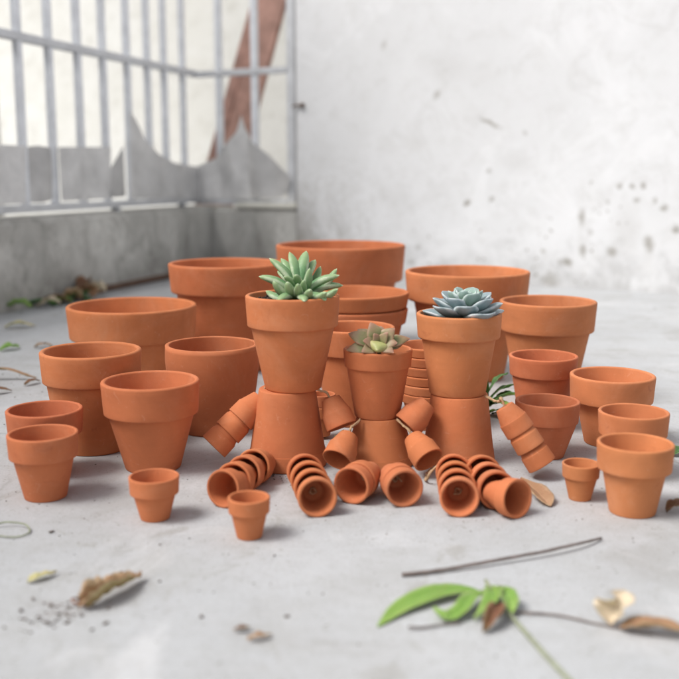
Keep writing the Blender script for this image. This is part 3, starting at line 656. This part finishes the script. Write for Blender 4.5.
twig([(.058, .768, .003), (.072, .770, .002), (.088, .775, .002), (.104, .778, .002)], .0012, TWIG, 'short dark twig under the long green leaf')
flat_leaf('dry_leaf', [(.232, .776, .001), (.236, .780, .008), (.240, .785, .016), (.236, .792, .024)], .026, L_PALE, 'pale curled dry leaf standing up, right foreground', fold=.6, curl=.3, wav=.15, tipw=.08)
flat_leaf('dry_leaf', [(.236, .764, .004), (.256, .761, .008), (.280, .756, .006), (.31, .752, .003)], .020, L_DRY, 'long dry tan leaf at the lower right edge', fold=.5, wav=.15)
dl_ = flat_leaf('dry_leaf', [(-.230, .804, .001), (-.222, .812, .001), (-.212, .826, .002), (-.203, .842, .002), (-.193, .862, .001), (-.188, .872, .001)], .021, L_DRY, 'curled dry tan leaf in the left foreground', fold=.7, curl=.3, wav=.4, bulge=.35)
twig([(-.226, .812, .002), (-.236, .812, .005), (-.240, .820, .005), (-.233, .824, .003)], .0012, L_BROWN, 'curly brown stalk beside the curled dry leaf')
flat_leaf('dry_leaf', [(-.294, .862, .002), (-.284, .872, .004), (-.272, .884, .003)], .010, L_YEL, 'small torn tan leaf scrap at the lower left', fold=.4, wav=.3)
twig([(-.395, .995, .002), (-.37, 1.012, .005), (-.345, 1.010, .005), (-.333, .992, .002), (-.345, .978, .002), (-.375, .985, .002)], .0011, STEM, 'thin pale stem curled in a loop at the left edge', name='plant_stem')
flat_leaf('dry_leaf', [(-.090, .766, .002), (-.082, .764, .004), (-.076, .770, .002)], .006, L_BROWN, 'small brown leaf scrap in the near foreground', fold=.4, wav=.3)
flat_leaf('dry_leaf', [(-.076, .748, .002), (-.066, .750, .004), (-.056, .756, .002)], .007, L_DRY, 'small tan leaf scrap in the near foreground', fold=.4, wav=.3)
flat_leaf('dry_leaf', [(.226, 1.165, .006), (.234, 1.128, .007), (.240, 1.095, .004), (.244, 1.074, .002)], .024, L_DRY, 'dry grey-tan leaf behind the lying pots on the right', fold=.45, wav=.1, bulge=.6)
flat_leaf('dry_leaf', [(.372, 1.056, .002), (.386, 1.062, .008), (.402, 1.064, .003)], .016, L_BROWN, 'dark brown dead leaf at the right edge', fold=.5, wav=.2)
flat_leaf('fallen_leaf', [(.452, 1.28, .002), (.470, 1.29, .008), (.49, 1.30, .003)], .02, L_DARK, 'green leaf at the right edge behind the front pot', fold=.3, wav=.1)
# green weeds behind the right figure
wd_ = empty('weed_sprig', (.235, 1.52, .0), 'green leafy weed sprig between the right figure and the pinkish pot', 'sprig')
for (a, b, ww) in [((.00, 0, .01), (.045, -.02, .040), .018), ((.0, 0, .02), (-.02, -.03, .050), .016), ((0, 0, .01), (.04, -.035, .018), .018), ((0, 0, .03), (.034, .0, .068), .015), ((0, 0, .03), (-.012, -.02, .07), .014),
        ((.01, 0, .0), (.062, -.045, .008), .018), ((0, 0, 0), (-.025, -.04, .02), .018), ((0, 0, .02), (.055, -.01, .052), .017), ((0, 0, .01), (.01, -.05, .03), .018), ((0, 0, .0), (.03, -.06, .01), .018), ((0, 0, .01), (.06, .01, .03), .018)]:
    a = Vector(a); b = Vector(b); m_ = (a + b) / 2 + Vector((0, 0, .008))
    flat_leaf('leaf', [a, m_, b], ww, L_DARK if random.random() < .8 else L_GREEN, None, fold=.3, parent=wd_, wav=.15)
bm = bmesh.new(); tube(bm, spline([(0, 0, 0), (.003, -.002, .03), (0, 0, .05)], 5), .0016, 7); obj('stem', bm, STEM, wd_)
w2 = empty('weed_sprig', (.0, 1.33, 0), 'tiny green weed showing between the left and middle figures', 'sprig')
for a, b in (((0, 0, 0), (.006, -.012, .028)), ((0, 0, 0), (-.006, -.014, .02)), ((0, 0, 0), (.004, -.02, .012))):
    a = Vector(a); b = Vector(b); flat_leaf('leaf', [a, (a + b) / 2 + Vector((0, 0, .006)), b], .008, L_GREEN, None, parent=w2)
# litter near the low wall
for (p, L, ang, ww, mt, lb) in [((-.805, 2.414), .075, .2, .030, L_YEL, 'flat yellowing leaf on the floor near the left edge'),
    ((-.725, 2.10), .05, .9, .025, L_GREEN, 'pale green leaf left of the broad shallow pot'),
    ((-.66, 2.13), .04, .3, .02, L_DRY, 'dull tan leaf scrap beside the broad shallow pot'),
    ((-.64, 1.785), .14, .05, .018, L_DRY, 'long tan dead leaf at the left edge'),
    ((-.60, 1.665), .05, .7, .014, L_BROWN, 'dark shrivelled leaf left of the wide dark pot'),
    ((-.565, 1.745), .04, 1.1, .012, L_BROWN, 'dark curled scrap near the left edge behind the pair'),
    ((-.876, 2.80), .11, .5, .04, L_DARK, 'dark green leaf lying at the foot of the low wall, leftmost'),
    ((-.825, 2.86), .09, 1.0, .04, L_GREEN, 'bright green leaf at the foot of the low wall'),
    ((-.80, 2.93), .09, .3, .04, L_DARK, 'dark green leaf beside the brown litter at the low wall'),
    ((-.845, 2.90), .07, 2.0, .035, L_BROWN, 'brown leaf between the green ones at the low wall')]:
    c_ = Vector((p[0], p[1], .003)); d_ = Vector((math.cos(ang), math.sin(ang), 0)) * L / 2
    flat_leaf('fallen_leaf', [c_ - d_, c_ + Vector((0, 0, L * .12)), c_ + d_], ww, mt, lb, fold=.35, wav=.18)
for k, (x, y, z, L, a, mt, lb) in enumerate([(-.785, 2.97, .006, .07, .8, L_BROWN, 'crumpled brown leaf at the rusty pipe end, lowest'), (-.775, 2.99, .022, .07, 2.2, L_DRY, 'tan dry leaf leaning on the low wall by the pipe end'),
    (-.750, 3.0, .012, .06, -.4, L_PALE, 'pale curled leaf in front of the pipe end'), (-.795, 3.02, .035, .06, 1.4, L_BROWN, 'brown dry leaf on top of the litter by the low wall')]):
    c_ = Vector((x, y, z)); d_ = Vector((math.cos(a), math.sin(a), .4)) * L / 2
    flat_leaf('dry_leaf', [c_ - d_, c_ + Vector((0, 0, .012)), c_ + d_], .04, mt, lb, fold=.6, wav=.25, curl=.2)
rl = random.Random(11)
LW = ['narrow brown leaf', 'broad tan leaf', 'small dark green leaf', 'shrivelled brown leaf', 'pale straw leaf', 'curled green leaf', 'folded tan leaf']
for k in range(7):
    t = [1.13, 1.05, .99, .93, 1.20, 1.28, .86][k]; q = C0 - NL * rl.uniform(.02, .07) + UL * t
    a = rl.uniform(0, 6.28); L = rl.uniform(.05, .09); d_ = Vector((math.cos(a), math.sin(a), rl.uniform(0, .3))) * L / 2; c_ = Vector((q.x, q.y, .012))
    flat_leaf('fallen_leaf' if k in (2, 5) else 'dry_leaf', [c_ - d_, c_ + Vector((0, 0, .014)), c_ + d_], [.018, .04, .025, .02, .02, .03, .03][k], [L_BROWN, L_DRY, L_DARK, L_BROWN, L_PALE, L_GREEN, L_DRY][k],
        LW[k] + ' in the strip of litter along the foot of the low wall', fold=.5, wav=.3, curl=.15)
# crumbs: countless specks of soil, one object
bm = bmesh.new(); rr = random.Random(3)
def speck(x, y, s):
    s *= .8
    g = bmesh.ops.create_icosphere(bm, subdivisions=1, radius=s, matrix=Matrix.Translation((x, y, s * .4)) @ Matrix.Rotation(rr.uniform(0, 3), 4, 'Z') @ Matrix.Diagonal((1.3, rr.uniform(.35, 1), rr.uniform(.4, .7), 1)))
    for v in g['verts']: v.co += Vector((rr.uniform(-1, 1), rr.uniform(-1, 1), rr.uniform(-.4, .4))) * s * .35
for x, y, s in [(-.31, .995, .0035), (-.212, .888, .0028), (-.278, .828, .003), (-.281, .805, .0035), (-.258, .801, .002), (-.12, .792, .003), (-.187, .96, .0018), (-.17, .867, .002), (-.046, .793, .0028), (.907, 2.765, .004), (-.258, .815, .0028), (-.066, .93, .002)]: speck(x, y, s)
for cx, cy, sd_, n, s in [(-.245, .797, .014, 26, .0022), (-.228, .80, .012, 12, .002), (-.067, 1.19, .02, 40, .0015), (-.29, .80, .03, 10, .0018), (.06, 1.0, .25, 70, .0008), (-.2, .9, .2, 60, .0009), (.13, 1.15, .1, 40, .001), (-.35, 1.05, .1, 40, .001), (-.62, 1.75, .15, 50, .0016), (-.83, 2.9, .1, 60, .003), (-.1, .74, .2, 30, .0009), (.25, .8, .15, 25, .001)]:
    for _ in range(n): speck(rr.gauss(cx, sd_), rr.gauss(cy, sd_), s * rr.uniform(.5, 1.4))
tag(obj('soil_crumbs', bm, DARKC, None, False), 'dark soil crumbs and grit scattered over the concrete floor', 'crumbs', kind='stuff')
potA.rotation_quaternion = Quaternion((0, 0, 1), .4)
